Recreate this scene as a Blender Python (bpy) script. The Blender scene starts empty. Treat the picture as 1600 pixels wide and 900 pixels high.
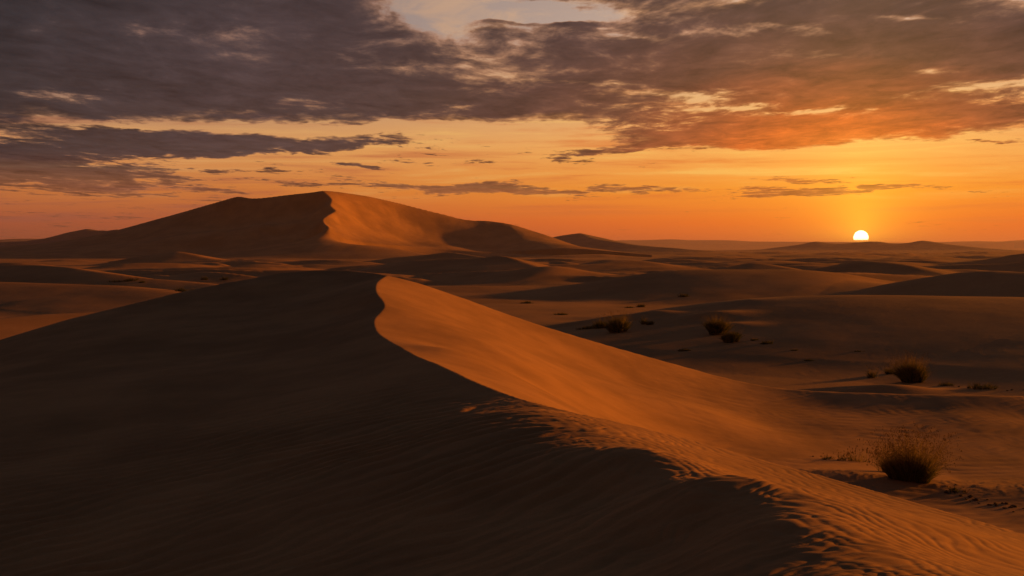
import bpy, math, random
import numpy as np
from mathutils import Vector
R = math.radians
random.seed(7)
rng = np.random.default_rng(7)
scene = bpy.context.scene

# ------------------------------------------------------------------ camera
FPX = 1931.0            # focal length in photo pixels (1600 wide): 45 degrees across
HZ = 388.0              # photo row of the horizon
CAMZ = 7.0              # metres above the plain
PITCH = math.atan((450.0 - HZ) / FPX)
cam_d = bpy.data.cameras.new('camera')
cam = bpy.data.objects.new('camera', cam_d)
scene.collection.objects.link(cam)
cam.location = (0, 0, CAMZ)
cam.rotation_euler = (math.pi / 2 - PITCH, 0, 0)
cam_d.sensor_width = 36.0
cam_d.lens = 36.0 * FPX / 1600.0
cam_d.clip_start = 0.1
cam_d.clip_end = 60000.0
scene.camera = cam

# ------------------------------------------------------------------ view
scene.view_settings.view_transform = 'Standard'
scene.view_settings.look = 'None'
scene.view_settings.exposure = 0.0
scene.view_settings.gamma = 1.0
scene.render.engine = 'CYCLES'
scene.cycles.use_denoising = True
scene.cycles.max_bounces = 5
scene.cycles.diffuse_bounces = 2
scene.cycles.volume_bounces = 0
scene.cycles.transparent_max_bounces = 6
scene.cycles.sample_clamp_indirect = 3.0

# ------------------------------------------------------------------ sun
SUN_AZ, SUN_EL = 62.0, 5.7          # the light rakes in from the right
sd = bpy.data.lights.new('sun', 'SUN')
sd.energy = 5.0
sd.angle = R(1.2)
sd.color = (1.0, 0.33, 0.022)
sun = bpy.data.objects.new('sun', sd)
scene.collection.objects.link(sun)
sv = Vector((math.sin(R(SUN_AZ)) * math.cos(R(SUN_EL)), math.cos(R(SUN_AZ)) * math.cos(R(SUN_EL)), math.sin(R(SUN_EL))))
sun.rotation_euler = sv.to_track_quat('Z', 'Y').to_euler()

def lin(c):
    out = []
    for v in c:
        v /= 255.0
        out.append(v / 12.92 if v <= 0.04045 else ((v + 0.055) / 1.055) ** 2.4)
    return tuple(out)

# ------------------------------------------------------------------ node expression helper
class NT:
    def __init__(s, nt): s.nt = nt; s.n = nt.nodes; s.l = nt.links
    def put(s, sock, v):
        if isinstance(v, E): s.l.new(v.o, sock)
        elif isinstance(v, (tuple, list)):
            sock.default_value = tuple(v) + ((1.0,) if len(v) == 3 and len(sock.default_value) == 4 else ())
        else: sock.default_value = v
    def math(s, op, *a):
        n = s.n.new('ShaderNodeMath'); n.operation = op
        for i, v in enumerate(a): s.put(n.inputs[i], v)
        return E(s, n.outputs[0])
    def mix(s, f, a, b, bt='MIX'):
        n = s.n.new('ShaderNodeMix'); n.data_type = 'RGBA'; n.blend_type = bt
        s.put(n.inputs['Factor'], f); s.put(n.inputs[6], a); s.put(n.inputs[7], b)
        return E(s, n.outputs[2])
    def ss(s, a, b, x):                 # smoothstep
        n = s.n.new('ShaderNodeMapRange'); n.interpolation_type = 'SMOOTHSTEP'
        s.put(n.inputs['Value'], x); n.inputs['From Min'].default_value = a; n.inputs['From Max'].default_value = b
        return E(s, n.outputs[0])
    def ramp(s, x, stops, interp='LINEAR'):
        n = s.n.new('ShaderNodeValToRGB'); s.put(n.inputs[0], x); cr = n.color_ramp; cr.interpolation = interp
        while len(cr.elements) < len(stops): cr.elements.new(0.5)
        for e, (p, c) in zip(cr.elements, stops):
            e.position = p; e.color = tuple(c) + (1.0,)
        return E(s, n.outputs[0])
    def vec(s, x, y, z):
        n = s.n.new('ShaderNodeCombineXYZ')
        for i, v in enumerate((x, y, z)): s.put(n.inputs[i], v)
        return E(s, n.outputs[0])
    def noise(s, v, scale, detail=6, rough=0.55, dist=0.0, dims='3D'):
        n = s.n.new('ShaderNodeTexNoise'); n.noise_dimensions = dims
        s.put(n.inputs['Vector'], v); n.inputs['Scale'].default_value = scale; n.inputs['Detail'].default_value = detail
        n.inputs['Roughness'].default_value = rough; n.inputs['Distortion'].default_value = dist
        return E(s, n.outputs[0])
class E:
    def __init__(s, g, o): s.g = g; s.o = o
    def __add__(s, b): return s.g.math('ADD', s, b)
    __radd__ = __add__
    def __sub__(s, b): return s.g.math('SUBTRACT', s, b)
    def __rsub__(s, b): return s.g.math('SUBTRACT', b, s)
    def __mul__(s, b): return s.g.math('MULTIPLY', s, b)
    __rmul__ = __mul__
    def __truediv__(s, b): return s.g.math('DIVIDE', s, b)
    def __rtruediv__(s, b): return s.g.math('DIVIDE', b, s)

# ------------------------------------------------------------------ world: sunset sky with a cloud deck
world = bpy.data.worlds.new('World'); scene.world = world; world.use_nodes = True
wt = world.node_tree; wt.nodes.clear(); g = NT(wt)
tc = wt.nodes.new('ShaderNodeTexCoord')
sep = wt.nodes.new('ShaderNodeSeparateXYZ'); wt.links.new(tc.outputs['Generated'], sep.inputs[0])
dx, dy, dz = (E(g, sep.outputs[i]) for i in range(3))
hor = g.math('SQRT', dx * dx + dy * dy) + 1e-4
U = g.math('ARCTAN2', dx, dy) * 1931.0            # bearing, in thousandths-of-a-radian style units
V = dz / hor * 1931.0                             # height above the horizon, same unit
Vc = g.math('MAXIMUM', V, 0.0)
US, VS = 531.0, 16.0                              # where the sun stands
# clear sky, away from and near the sun
vn = g.math('MINIMUM', Vc / 1600.0, 1.0)
def P(v): return v / 1600.0
away = g.ramp(vn, [(P(0), lin((132, 70, 56))), (P(45), lin((166, 88, 58))), (P(90), lin((196, 116, 62))), (P(160), lin((208, 146, 92))),
                   (P(230), lin((150, 124, 108))), (P(330), lin((112, 106, 112))), (P(700), lin((84, 92, 108))), (1.0, lin((52, 60, 76)))])
near = g.ramp(vn, [(P(0), lin((222, 92, 42))), (P(40), lin((246, 114, 34))), (P(90), lin((251, 150, 46))), (P(150), lin((250, 174, 88))),
                   (P(230), lin((238, 182, 122))), (P(330), lin((206, 176, 156))), (P(700), lin((112, 110, 118))), (1.0, lin((56, 62, 76)))])
du = (U - US)
warm = g.math('EXPONENT', du * du * (-1.0 / (770.0 ** 2)))
clear = g.mix(warm, away, near)
# thin high veil, peach where the light catches it, and faint streaks low down
veil = g.noise(g.vec(U * 0.006, V * 0.020, 31.0), 1.0, 7, 0.62, 0.8)
clear = g.mix(g.ss(0.46, 0.66, veil) * g.ss(200.0, 320.0, Vc) * 0.75, clear, g.mix(warm, lin((150, 120, 110)), lin((236, 190, 146))))
stk = g.noise(g.vec(U * 0.0030, V * 0.055, 41.0), 1.0, 6, 0.6, 0.4)
stm = g.ss(0.50, 0.68, stk) * g.ss(18.0, 45.0, Vc) * g.ss(330.0, 150.0, Vc)
clear = g.mix(stm * 0.60, clear, g.mix(warm, lin((142, 84, 70)), lin((232, 116, 46))))
stb = g.ss(0.50, 0.30, stk) * g.ss(60.0, 110.0, Vc) * g.ss(300.0, 170.0, Vc)
clear = g.mix(stb * 0.55 , clear, g.mix(warm, lin((222, 164, 108)), lin((255, 206, 104))))
# cloud plane coordinates (true perspective of a flat layer)
inv = 1.0 / (Vc / 1931.0 + 0.012)
cx = dx / hor * inv; cy = dy / hor * inv
pv = g.vec(cx, cy * 0.42, 3.7)
n1 = g.noise(pv, 0.95, 10, 0.62, 0.2)
n2 = g.noise(g.vec(cx, cy * 0.50, 11.0), 3.2, 9, 0.66, 0.5)
n3 = g.noise(g.vec(cx, cy * 0.55, 21.0), 9.0, 6, 0.65, 0.3)
nl = g.noise(g.vec(U * 0.0042, V * 0.011, 5.0), 1.0, 3, 0.5, 0.0)     # slow wander for the edges
Uw = U + (nl - 0.5) * 160.0
Vw = Vc + (g.noise(g.vec(U * 0.006, V * 0.02, 9.0), 1.0, 4, 0.6, 0.0) - 0.5) * 60.0
def blob(u, v, ru, rv, amp, tilt=0.0):
    a = (Uw - (u - 800.0)) * (1.0 / ru)
    b = (Vw - (HZ - v) + (Uw - (u - 800.0)) * tilt) * (1.0 / rv)
    return g.math('EXPONENT', (a * a + b * b) * -1.0) * amp
edge = 190.0 - g.ss(60.0, 260.0, Uw) * 34.0 + g.ss(480.0, 740.0, Uw) * 14.0
edge = edge + (n2 - 0.5) * 70.0 + (n1 - 0.5) * 60.0
M = (g.ss(-22.0, 30.0, Vw - edge)) * 0.86 - 0.42 + g.ss(-50.0, -600.0, U) * 0.24
for b in [(850, 22, 150, 26, -0.78, 0.0), (905, 44, 60, 7, 0.45, 0.0), (770, 36, 50, 6, 0.4, 0.05), (890, 12, 40, 5, 0.4, 0.0), (690, 12, 120, 22, -0.45, 0.0), (1010, 62, 60, 8, -0.35, 0.05), (1130, 8, 60, 12, -0.4, 0),
          (1040, 152, 110, 9, -0.42, 0.02), (1480, 150, 140, 9, -0.50, -0.12), (1420, 128, 80, 6, -0.4, 0.0), (1585, 18, 70, 14, -0.5, 0.1),
          (1400, 50, 60, 6, -0.3, 0.1), (180, 150, 110, 9, -0.34, -0.2), (350, 178, 90, 8, -0.34, -0.1),
          (1580, 178, 90, 8, -0.4, 0.0), (1200, 62, 130, 7, -0.34, 0.06), (1130, 172, 120, 6, -0.36, 0.0), (1300, 100, 90, 6, -0.28, 0.1), (930, 130, 110, 5, -0.25, 0.05), (1270, 176, 100, 5, -0.3, -0.04),
          (150, 236, 360, 24, 0.98, -0.03), (480, 230, 200, 13, 0.80, -0.02), (60, 272, 260, 20, 0.95, 0.03), (170, 302, 140, 10, 0.60, 0.06), (40, 205, 110, 9, 0.30, 0.1), (380, 202, 300, 8, -0.55, -0.01), (120, 262, 200, 5, -0.4, 0.0), (420, 250, 200, 6, -0.4, -0.02),
          (1130, 222, 230, 12, 0.42, -0.03), (1000, 236, 90, 6, 0.5, 0), (1330, 200, 190, 10, 0.40, -0.05),
          (850, 295, 270, 8.5, 0.75, 0.01), (720, 297, 120, 9, 0.6, 0.0), (570, 266, 60, 4.5, 0.72, 0.02), (1290, 305, 210, 7, 0.66, 0.0), (1230, 283, 100, 5, 0.62, 0.02),
          (1190, 276, 90, 2.5, 0.35, 0), (700, 256, 70, 3.5, 0.45, 0), (910, 240, 50, 4.5, 0.5, 0), (330, 296, 70, 5, 0.35, 0), (1560, 232, 80, 4, 0.5, 0.05),
          (850, 326, 90, 3.5, 0.3, 0), (1330, 312, 90, 4, 0.4, 0)]:
    M = M + blob(*b)
dens = M + (n1 - 0.5) * 1.9 + (n2 - 0.5) * 0.85 + (n3 - 0.5) * 0.25 + (n2 - 0.5) * g.ss(270.0, 160.0, Vc) * 0.9 + (n3 - 0.5) * g.ss(270.0, 160.0, Vc) * 0.5
alpha = g.ss(-0.05, 0.16, dens)
thick = g.ss(0.0, 0.46, dens)
# cloud colour: slate away from the sun, ember near it
ddv = (Vc - 120.0) * 2.3
ddu = g.math('ABSOLUTE', du + 40.0)
cd = g.math('SQRT', ddu * ddu + ddv * ddv) * (1.0 / 1500.0)
cd = g.math('MINIMUM', cd + (n2 - 0.5) * 0.06, 1.0)
ccol = g.ramp(cd, [(0.0, lin((240, 124, 44))), (0.10, lin((222, 106, 42))), (0.17, lin((172, 90, 52))), (0.26, lin((117, 74, 58))), (0.36, lin((94, 66, 60))), (0.48, lin((78, 61, 60))),
                   (0.68, lin((72, 60, 62))), (0.88, lin((52, 48, 51))), (1.0, lin((44, 43, 47)))])
low = g.ss(150.0, 60.0, Vc)                       # thin low streaks take the colour of the air
ccol = g.mix(low * 0.85, ccol, g.mix(0.45, lin((132, 82, 64)), clear))
fringe = (1.0 - thick)
rimc = g.mix(warm, lin((176, 120, 92)), lin((250, 158, 78)))
ccol2 = g.mix(fringe * fringe * 0.75, ccol, g.mix(0.5, rimc, clear))
ctex = g.math('MAXIMUM', 0.85 + (n1 - 0.5) * -0.9 + (n2 - 0.5) * -1.5 + (n3 - 0.5) * -0.6, 0.2)
cm = wt.nodes.new('ShaderNodeVectorMath'); cm.operation = 'SCALE'
wt.links.new(ccol2.o, cm.inputs[0]); wt.links.new(ctex.o, cm.inputs['Scale'])
ccol3 = E(g, cm.outputs[0])
sky = g.mix(alpha * 0.97, clear, ccol3)
# glow of the low sun in the air, and its disc, cut off below by a bank of haze
dv = V - VS
r1 = g.math('SQRT', du * du + dv * dv * 0.55)
glow = g.math('EXPONENT', r1 * (-1.0 / 42.0)) * 0.75
glow2 = g.math('EXPONENT', g.math('SQRT', du * du + dv * dv * 0.22) * (-1.0 / 150.0)) * 0.20
clearness = 1.0 - alpha * 0.55
gl = wt.nodes.new('ShaderNodeVectorMath'); gl.operation = 'SCALE'; gl.inputs[0].default_value = (1.0, 0.62, 0.035)
wt.links.new(((glow + glow2) * clearness * g.ss(-25.0, 5.0, V)).o, gl.inputs['Scale'])
sky = g.mix(1.0, sky, E(g, gl.outputs[0]), 'ADD')
rd = g.math('SQRT', du * du + dv * dv)
disc = g.ss(11.6, 9.8, rd) * g.ss(11.8, 14.2, V + (nl - 0.5) * 2.0)
sky = g.mix(disc, sky, (6.0, 4.6, 2.2))
below = g.ss(0.0, -60.0, V)
sky = g.mix(below, sky, lin((60, 34, 24)))
aU = g.math('ABSOLUTE', U - 300.0)                # the sky opposite the sunset and overhead is dim
dim = 1.0 - g.ss(1200.0, 3600.0, aU) * 0.60
dim = dim * (1.0 - g.ss(500.0, 1700.0, V) * 0.12)
hi_ = g.ss(500.0, 1500.0, V)                      # dusk air overhead is cooler
sky = g.mix(hi_ * 0.65, sky, lin((66, 76, 92)))
dm = wt.nodes.new('ShaderNodeVectorMath'); dm.operation = 'SCALE'
wt.links.new(sky.o, dm.inputs[0]); wt.links.new(dim.o, dm.inputs['Scale']); sky = E(g, dm.outputs[0])
bg = wt.nodes.new('ShaderNodeBackground'); wt.links.new(sky.o, bg.inputs[0]); bg.inputs[1].default_value = 1.0
wo = wt.nodes.new('ShaderNodeOutputWorld'); wt.links.new(bg.outputs[0], wo.inputs[0])
world.cycles.sampling_method = 'MANUAL'; world.cycles.sample_map_resolution = 1024

# ------------------------------------------------------------------ helpers: photo ray to ground point, noise, splines
def ray(px, py):
    cx_, cy_ = (px - 800.0) / FPX, -(py - 450.0) / FPX
    c, s = math.cos(PITCH), math.sin(PITCH)
    return cx_, c + cy_ * s, -s + cy_ * c
def pt(px, py, d):
    x, y, z = ray(px, py); k = d / math.hypot(x, y)
    return (x * k, y * k, CAMZ + z * k)
def pts(L): return np.array([pt(*p) for p in L])
def dense(P_, n=12, closed=False):               # Catmull-Rom through points
    P_ = np.asarray(P_, float); out = []
    for i in range(len(P_) - 1):
        p0 = P_[max(i - 1, 0)]; p1 = P_[i]; p2 = P_[i + 1]; p3 = P_[min(i + 2, len(P_) - 1)]
        for t in np.linspace(0, 1, n, endpoint=False):
            out.append(0.5 * ((2 * p1) + (p2 - p0) * t + (2 * p0 - 5 * p1 + 4 * p2 - p3) * t * t + (-p0 + 3 * p1 - 3 * p2 + p3) * t ** 3))
    out.append(P_[-1]); return np.array(out)

_perm = rng.permutation(4096)
_gx = np.cos(np.linspace(0, 2 * np.pi, 4096, endpoint=False)); _gy = np.sin(np.linspace(0, 2 * np.pi, 4096, endpoint=False))
def perlin(x, y):
    xi = np.floor(x).astype(np.int64); yi = np.floor(y).astype(np.int64); fx = x - xi; fy = y - yi
    u = fx * fx * fx * (fx * (fx * 6 - 15) + 10); v = fy * fy * fy * (fy * (fy * 6 - 15) + 10)
    def gr(ix, iy, ax, ay):
        h = _perm[(_perm[ix & 4095] + iy) & 4095]; return _gx[h] * ax + _gy[h] * ay
    a = gr(xi, yi, fx, fy); b = gr(xi + 1, yi, fx - 1, fy); c = gr(xi, yi + 1, fx, fy - 1); d = gr(xi + 1, yi + 1, fx - 1, fy - 1)
    return ((a * (1 - u) + b * u) * (1 - v) + (c * (1 - u) + d * u) * v) * 1.5
def fbm(x, y, o=4, g_=0.5):
    s = 0; a = 1; t = 0
    for i in range(o):
        s = s + a * perlin(x * 2 ** i + 17.3 * i, y * 2 ** i + 5.1 * i); t += a; a *= g_
    return s / t
def sstep(a, b, x):
    t = np.clip((x - a) / (b - a), 0, 1); return t * t * (3 - 2 * t)
def inpoly(px_, py_, poly):
    r = np.zeros(px_.shape, bool); n = len(poly); j = n - 1
    for i in range(n):
        xi, yi = poly[i]; xj, yj = poly[j]
        c = ((yi > py_) != (yj > py_))
        with np.errstate(all='ignore'):
            r ^= c & (px_ < (xj - xi) * (py_ - yi) / (yj - yi + 1e-30) + xi)
        j = i
    return r
def lp(x, y): return np.arctan2(x, y), np.log(np.hypot(x, y))
class TPS:
    def __init__(s, a, q, z, smooth=1e-6):
        s.c = np.stack([a, q], 1); n = len(z)
        K = s.k(((s.c[:, None] - s.c[None]) ** 2).sum(-1)) + np.eye(n) * smooth
        Pm = np.concatenate([np.ones((n, 1)), s.c], 1)
        A = np.block([[K, Pm], [Pm.T, np.zeros((3, 3))]])
        s.w = np.linalg.solve(A, np.concatenate([z, np.zeros(3)]))
    @staticmethod
    def k(r2): return 0.5 * r2 * np.log(r2 + 1e-12)
    def __call__(s, a, q):
        a = a.ravel(); q = q.ravel(); o = s.w[-3] + s.w[-2] * a + s.w[-1] * q
        for i in range(len(s.c)):
            o += s.w[i] * s.k((a - s.c[i, 0]) ** 2 + (q - s.c[i, 1]) ** 2)
        return o
def crease_field(x, y, groups):
    """thin-plate through lists of (x,y,z)"""
    P_ = np.concatenate(groups); a, q = lp(P_[:, 0], P_[:, 1])
    key = np.round(np.stack([a, q], 1), 4); _, idx = np.unique(key, axis=0, return_index=True)
    t = TPS(a[idx], q[idx], P_[idx, 2])
    A, Q = lp(x, y); return t(A, Q).reshape(x.shape)

# ------------------------------------------------------------------ object helpers
def link(o): scene.collection.objects.link(o); return o
def grid_object(name, X, Y, Z, mask, mat, normals=None, label=None, kind='structure'):
    """quads of a grid where mask (per cell) holds"""
    nr, nc = X.shape
    r, c = np.nonzero(mask)
    i0 = r * nc + c
    F = np.stack([i0, i0 + 1, i0 + nc + 1, i0 + nc], 1)
    used = np.unique(F); remap = np.full(nr * nc, -1, np.int64); remap[used] = np.arange(len(used))
    F = remap[F]
    co = np.stack([X.ravel()[used], Y.ravel()[used], Z.ravel()[used]], 1).astype(np.float32)
    me = bpy.data.meshes.new(name)
    me.vertices.add(len(co)); me.vertices.foreach_set('co', co.ravel())
    me.loops.add(F.size); me.loops.foreach_set('vertex_index', F.ravel().astype(np.int32))
    me.polygons.add(len(F)); me.polygons.foreach_set('loop_start', np.arange(0, F.size, 4, dtype=np.int32))
    me.polygons.foreach_set('use_smooth', np.ones(len(F), bool))
    me.update(calc_edges=True)
    if normals is not None:
        me.normals_split_custom_set_from_vertices(normals.reshape(-1, 3)[used].tolist())
    me.materials.append(mat)
    o = link(bpy.data.objects.new(name, me)); o['kind'] = kind
    if label: o['label'] = label
    return o
def grid_normals(X, Y, Z):
    P_ = np.stack([X, Y, Z], -1)
    du_ = np.gradient(P_, axis=1); dv_ = np.gradient(P_, axis=0)
    n = np.cross(du_, dv_); n /= np.linalg.norm(n, axis=-1, keepdims=True) + 1e-12
    n[n[..., 2] < 0] *= -1
    return n

# ------------------------------------------------------------------ materials
def sand_material(name, base, far=False):
    m = bpy.data.materials.new(name); m.use_nodes = True; nt = m.node_tree; nt.nodes.clear(); h = NT(nt)
    tco = nt.nodes.new('ShaderNodeNewGeometry'); pos = E(h, tco.outputs['Position'])
    big = h.noise(pos, 0.05 if far else 0.35, 5, 0.6)
    fine = h.noise(pos, 1.5 if far else 26.0, 4, 0.7)
    b0 = tuple(c * 0.80 for c in base); b1 = tuple(min(1, c * 1.18) for c in base)
    col = h.mix(h.ss(0.3, 0.7, big), b0, b1)
    grain = h.ss(0.35, 0.75, fine)
    col = h.mix(grain * 0.22, col, (base[0] * 0.62, base[1] * 0.55, base[2] * 0.5))
    if not far:                                   # coarse dark grains caught in the lee of ripples
        sp = h.ss(0.66, 0.74, h.noise(pos, 60.0, 2, 0.5))
        col = h.mix(sp * 0.35, col, (base[0] * 0.4, base[1] * 0.38, base[2] * 0.4))
    bs = nt.nodes.new('ShaderNodeBsdfPrincipled'); h.put(bs.inputs['Base Color'], col)
    bs.inputs['Roughness'].default_value = 0.92; bs.inputs['Specular IOR Level'].default_value = 0.12
    bp = nt.nodes.new('ShaderNodeBump')
    if far:
        hgt = h.noise(pos, 0.35, 6, 0.65); bp.inputs['Strength'].default_value = 0.25; bp.inputs['Distance'].default_value = 0.10
    else:
        mp = nt.nodes.new('ShaderNodeMapping'); nt.links.new(tco.outputs['Position'], mp.inputs[0])
        mp.inputs['Rotation'].default_value = (0, 0, R(-21)); mp.inputs['Scale'].default_value = (0.45, 2.4, 1.0)
        hgt = h.noise(E(h, mp.outputs[0]), 2.4, 5, 0.62, 0.5) * 1.0 + h.noise(pos, 22.0, 3, 0.6) * 0.22
        bp.inputs['Strength'].default_value = 0.5; bp.inputs['Distance'].default_value = 0.012
    nt.links.new(hgt.o, bp.inputs['Height']); nt.links.new(bp.outputs[0], bs.inputs['Normal'])
    out = nt.nodes.new('ShaderNodeOutputMaterial'); nt.links.new(bs.outputs[0], out.inputs[0])
    return m
SAND = (0.50, 0.262, 0.115)
M_sand = sand_material('rippled_sand', SAND)
M_sand_far = sand_material('dune_sand', SAND, True)
M_rock = sand_material('hill_rock', (0.30, 0.19, 0.12), True)

# ================================================================== FOREGROUND DUNE
A_ = pts([(605, 430, 50), (593, 438, 47.5), (587, 449, 45), (590, 460, 43), (599, 471, 41), (601, 480, 39.5), (594, 489, 38), (586, 498, 36.8), (585, 508, 35.5),
          (592, 521, 33.3), (614, 537, 30.8), (650, 555, 28), (690, 572, 25.5), (740, 595, 23.2), (800, 618, 21.3), (850, 632, 20.2)])
R_ = pts([(900, 645, 19.3), (1000, 667, 18.3), (1100, 692, 17.8), (1200, 720, 17.0), (1300, 747, 16.1), (1400, 776, 15.2), (1500, 805, 14.3), (1600, 834, 13.5),
          (1750, 880, 12.0), (2000, 965, 10)])
R_far = np.array([(8.5, 5.0, 4.1), (11, 1.5, 3.9), (14, -3, 3.4)])
crest = dense(np.concatenate([A_, R_, R_far]), 8)
K_ = pts([(844, 641, 18.6), (928, 670, 16.5), (1011, 704, 13.7), (1094, 752, 11.5), (1200, 812, 9.75), (1319, 895, 8.1), (1500, 1000, 6.8)])
K_far = np.array([(5.2, 2.5, 4.75), (7.5, -1.5, 4.4)])
L_ = pts([(605, 430, 50), (575, 424.5, 52), (545, 422, 53), (510, 421, 54), (470, 422.5, 54.5), (430, 427, 54.5), (380, 436, 54), (300, 452, 53), (200, 475, 52),
          (100, 500, 50.5), (0, 530, 49), (-120, 570, 47), (-300, 625, 44), (-600, 700, 40)])
F_ = pts([(605, 430, 50), (630, 436, 50), (660, 444, 50.2), (720, 464, 50.5), (790, 489, 51), (850, 509, 51.6), (930, 533, 52.3), (1000, 553, 53), (1080, 575, 53.6), (1140, 591, 53.6),
          (1200, 603, 53), (1260, 609, 52.4), (1330, 612, 52), (1400, 614, 52), (1500, 616, 52.4), (1600, 618, 53.2), (1750, 622, 56), (2100, 640, 60)])
F_ = np.concatenate([F_, np.array([(41, 43, 0.35), (50, 30, 0.2), (55, 16, 0.1), (57, 3, 0.0)])])
left_pts = pts([(0, 900, 16), (400, 900, 13.0), (800, 900, 10.3), (1060, 900, 9.0), (0, 700, 25), (400, 700, 20.3), (600, 700, 17.6), (800, 700, 15.6), (0, 600, 35), (200, 600, 31),
                (400, 600, 28.5), (400, 550, 36), (600, 619, 23), (600, 560, 28.8), (400, 480, 47.5), (200, 520, 43.5), (500, 455, 49), (560, 450, 46.2), (550, 500, 38.2), (500, 540, 33.8), (-400, 900, 18.5), (-400, 700, 28),
                (940, 780, 12.7), (1060, 850, 10.3), (780, 640, 19.8), (700, 610, 22.6), (571, 478, 42)])
strip_pts = pts([(1400, 800, 11.6), (1300, 780, 12.6), (1200, 760, 13.4), (1500, 830, 10.9), (1100, 722, 14.9), (1500, 870, 9.8), (1000, 685, 16.2), (1600, 870, 10.6)])
left_far = np.array([(0, 4, 4.35), (-6, 4, 2.6), (-14, 8, 1.2), (0, -4, 3.6), (3, 4.0, 4.7)])
bowl_pts = pts([(700, 545, 30.5), (700, 500, 41.5), (660, 500, 38.5), (640, 465, 45), (800, 607, 25), (800, 560, 36), (900, 638, 33), (900, 580, 43),
                (850, 575, 37.5), (1000, 659, 37), (1000, 605, 46), (1100, 690, 38), (1100, 640, 43), (1200, 715, 37.5), (1200, 665, 44),
                (1300, 738, 36.2), (1300, 660, 46), (1440, 755, 36.5), (1440, 690, 43.8), (1600, 820, 32.0), (1600, 760, 36.6), (1600, 690, 45.2), (1500, 650, 48.6),
                (1600, 650, 50.0), (1300, 642, 48.8), (1450, 642, 49.6), (1400, 800, 32.2), (1200, 740, 35.0)])
bowl_far = np.array([(7, 20, 0.9), (11, 15, 0.7), (14, 8, 0.6), (20, 14, 0.3), (9.0, 10.5, 1.0), (30, 30, 0.15), (36, 18, 0.1), (35, 8, 0.0), (25, 2, 0.2), (18, -4, 0.8), (23, 33, 0.4), (21, 38, 0.5), (18, 27, 0.45), (14, 24, 0.5), (27, 27, 0.25), (30, 38, 0.3), (37, 30, 0.15)])
back_L = dense(L_, 2); back_F = dense(F_, 2)
def offs(P_, extra, z):
    a = P_.copy(); r = np.hypot(a[:, 0], a[:, 1]); k = (r + extra) / r
    a[:, 0] *= k; a[:, 1] *= k; a[:, 2] = z; return a
hF = back_F[:, 2]; hL = back_L[:, 2]
crest_c = crest[::3]

azf = np.concatenate([np.linspace(-62, -24.2, 90, endpoint=False), np.arange(-24.2, 24.6, 0.045), np.linspace(24.6, 70, 110)])
rf = np.concatenate([np.geomspace(1.2, 7.0, 14, endpoint=False), np.geomspace(7.0, 70.0, 580)])
AZ, RR = np.meshgrid(np.radians(azf), rf)
FX, FY = RR * np.sin(AZ), RR * np.cos(AZ)
LQ = np.log(RR)
lpc = lambda P_: np.stack(lp(P_[:, 0], P_[:, 1]), 1)
cr, Lp, Fp = lpc(crest), lpc(dense(L_, 6)), lpc(dense(F_, 6))
# regions in bearing/log-distance space
back_poly = list(map(tuple, Lp[::-1])) + list(map(tuple, Fp)) + [(3.0, Fp[-1, 1]), (3.0, 6.0), (-3.0, 6.0), (-3.0, Lp[-1, 1])]
crn = cr[cr[:, 0] < 1.9]
bowl_poly = list(map(tuple, crn)) + [(3.0, crn[-1, 1]), (3.0, Fp[-1, 1])] + list(map(tuple, Fp[::-1]))
is_back = inpoly(AZ, LQ, back_poly); is_bowl = inpoly(AZ, LQ, bowl_poly) & ~is_back

Zl = crease_field(FX, FY, [crest_c, K_, K_far, dense(L_, 2), left_pts, strip_pts, left_far])
Zb = crease_field(FX, FY, [crest_c, dense(F_, 2), bowl_pts, bowl_far])
def plain(x, y):                                  # the gently rolling floor between the dunes
    r = np.hypot(x, y)
    f = sstep(30, 400, r)
    return 0.28 * fbm(x / 22.0, y / 22.0, 3) + f * 1.2 * fbm(x / 90.0 + 3, y / 90.0, 3)
zb1 = crease_field(FX, FY, [back_L, back_F, offs(back_L, hL * 2.1 + 1.0, 0.1), offs(back_F, hF * 2.6 + 1.0, -0.1),
                            offs(back_L, hL * 2.5 + 5, -0.7), offs(back_F, hF * 3 + 4, -0.9)])
Zf = np.where(is_back, zb1, np.where(is_bowl, Zb, Zl))
# soften the creases by about one cell
def blur(Z, n=1):
    for _ in range(n):
        W = Z.copy(); W[1:-1, 1:-1] = (Z[1:-1, 1:-1] * 4 + Z[:-2, 1:-1] + Z[2:, 1:-1] + Z[1:-1, :-2] + Z[1:-1, 2:]) / 8; Z = W
    return Z
Zf = blur(Zf, 3)
# ---- distance from the crest (metres, in plan), used to place ripples and scallops
cp = crest[:, :2]
def dist_curve(x, y, c):
    best = np.full(x.shape, 1e9)
    for i in range(0, len(c) - 1, 2):
        j = min(i + 2, len(c) - 1); d = c[j] - c[i]; L2 = (d ** 2).sum() + 1e-9
        t = np.clip(((x - c[i, 0]) * d[0] + (y - c[i, 1]) * d[1]) / L2, 0, 1)
        best = np.minimum(best, (x - c[i, 0] - t * d[0]) ** 2 + (y - c[i, 1] - t * d[1]) ** 2)
    return np.sqrt(best)
dC = dist_curve(FX, FY, cp)
Kc = np.concatenate([A_[6:-1, :2], K_[:, :2], K_far[:, :2]]); Kc = dense(Kc, 4)
dK = dist_curve(FX, FY, Kc)
def ripples(x, y, az_line, lam, warp=0.35, wl=2.2, seed=0.0):
    a = R(az_line + 90.0); kx, ky = math.sin(a), math.cos(a)
    w = fbm(x / wl + seed, y / wl - seed, 3)
    w2 = perlin(x / 0.9 + seed * 2, y / 0.9)
    ph = (x * kx + y * ky) / lam + w * warp * wl / lam + w2 * 0.16
    s = np.sin(2 * np.pi * ph)
    return s + 0.28 * np.cos(4 * np.pi * ph)      # steeper on one side
patch = sstep(-0.35, 0.35, fbm(FX / 5.0 + 40, FY / 7.0, 3))
near_w = 1 - sstep(24, 46, RR)
left = ~is_back & ~is_bowl
farfade = 1 - sstep(17, 30, RR)
side = (left) * 1.0
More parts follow.
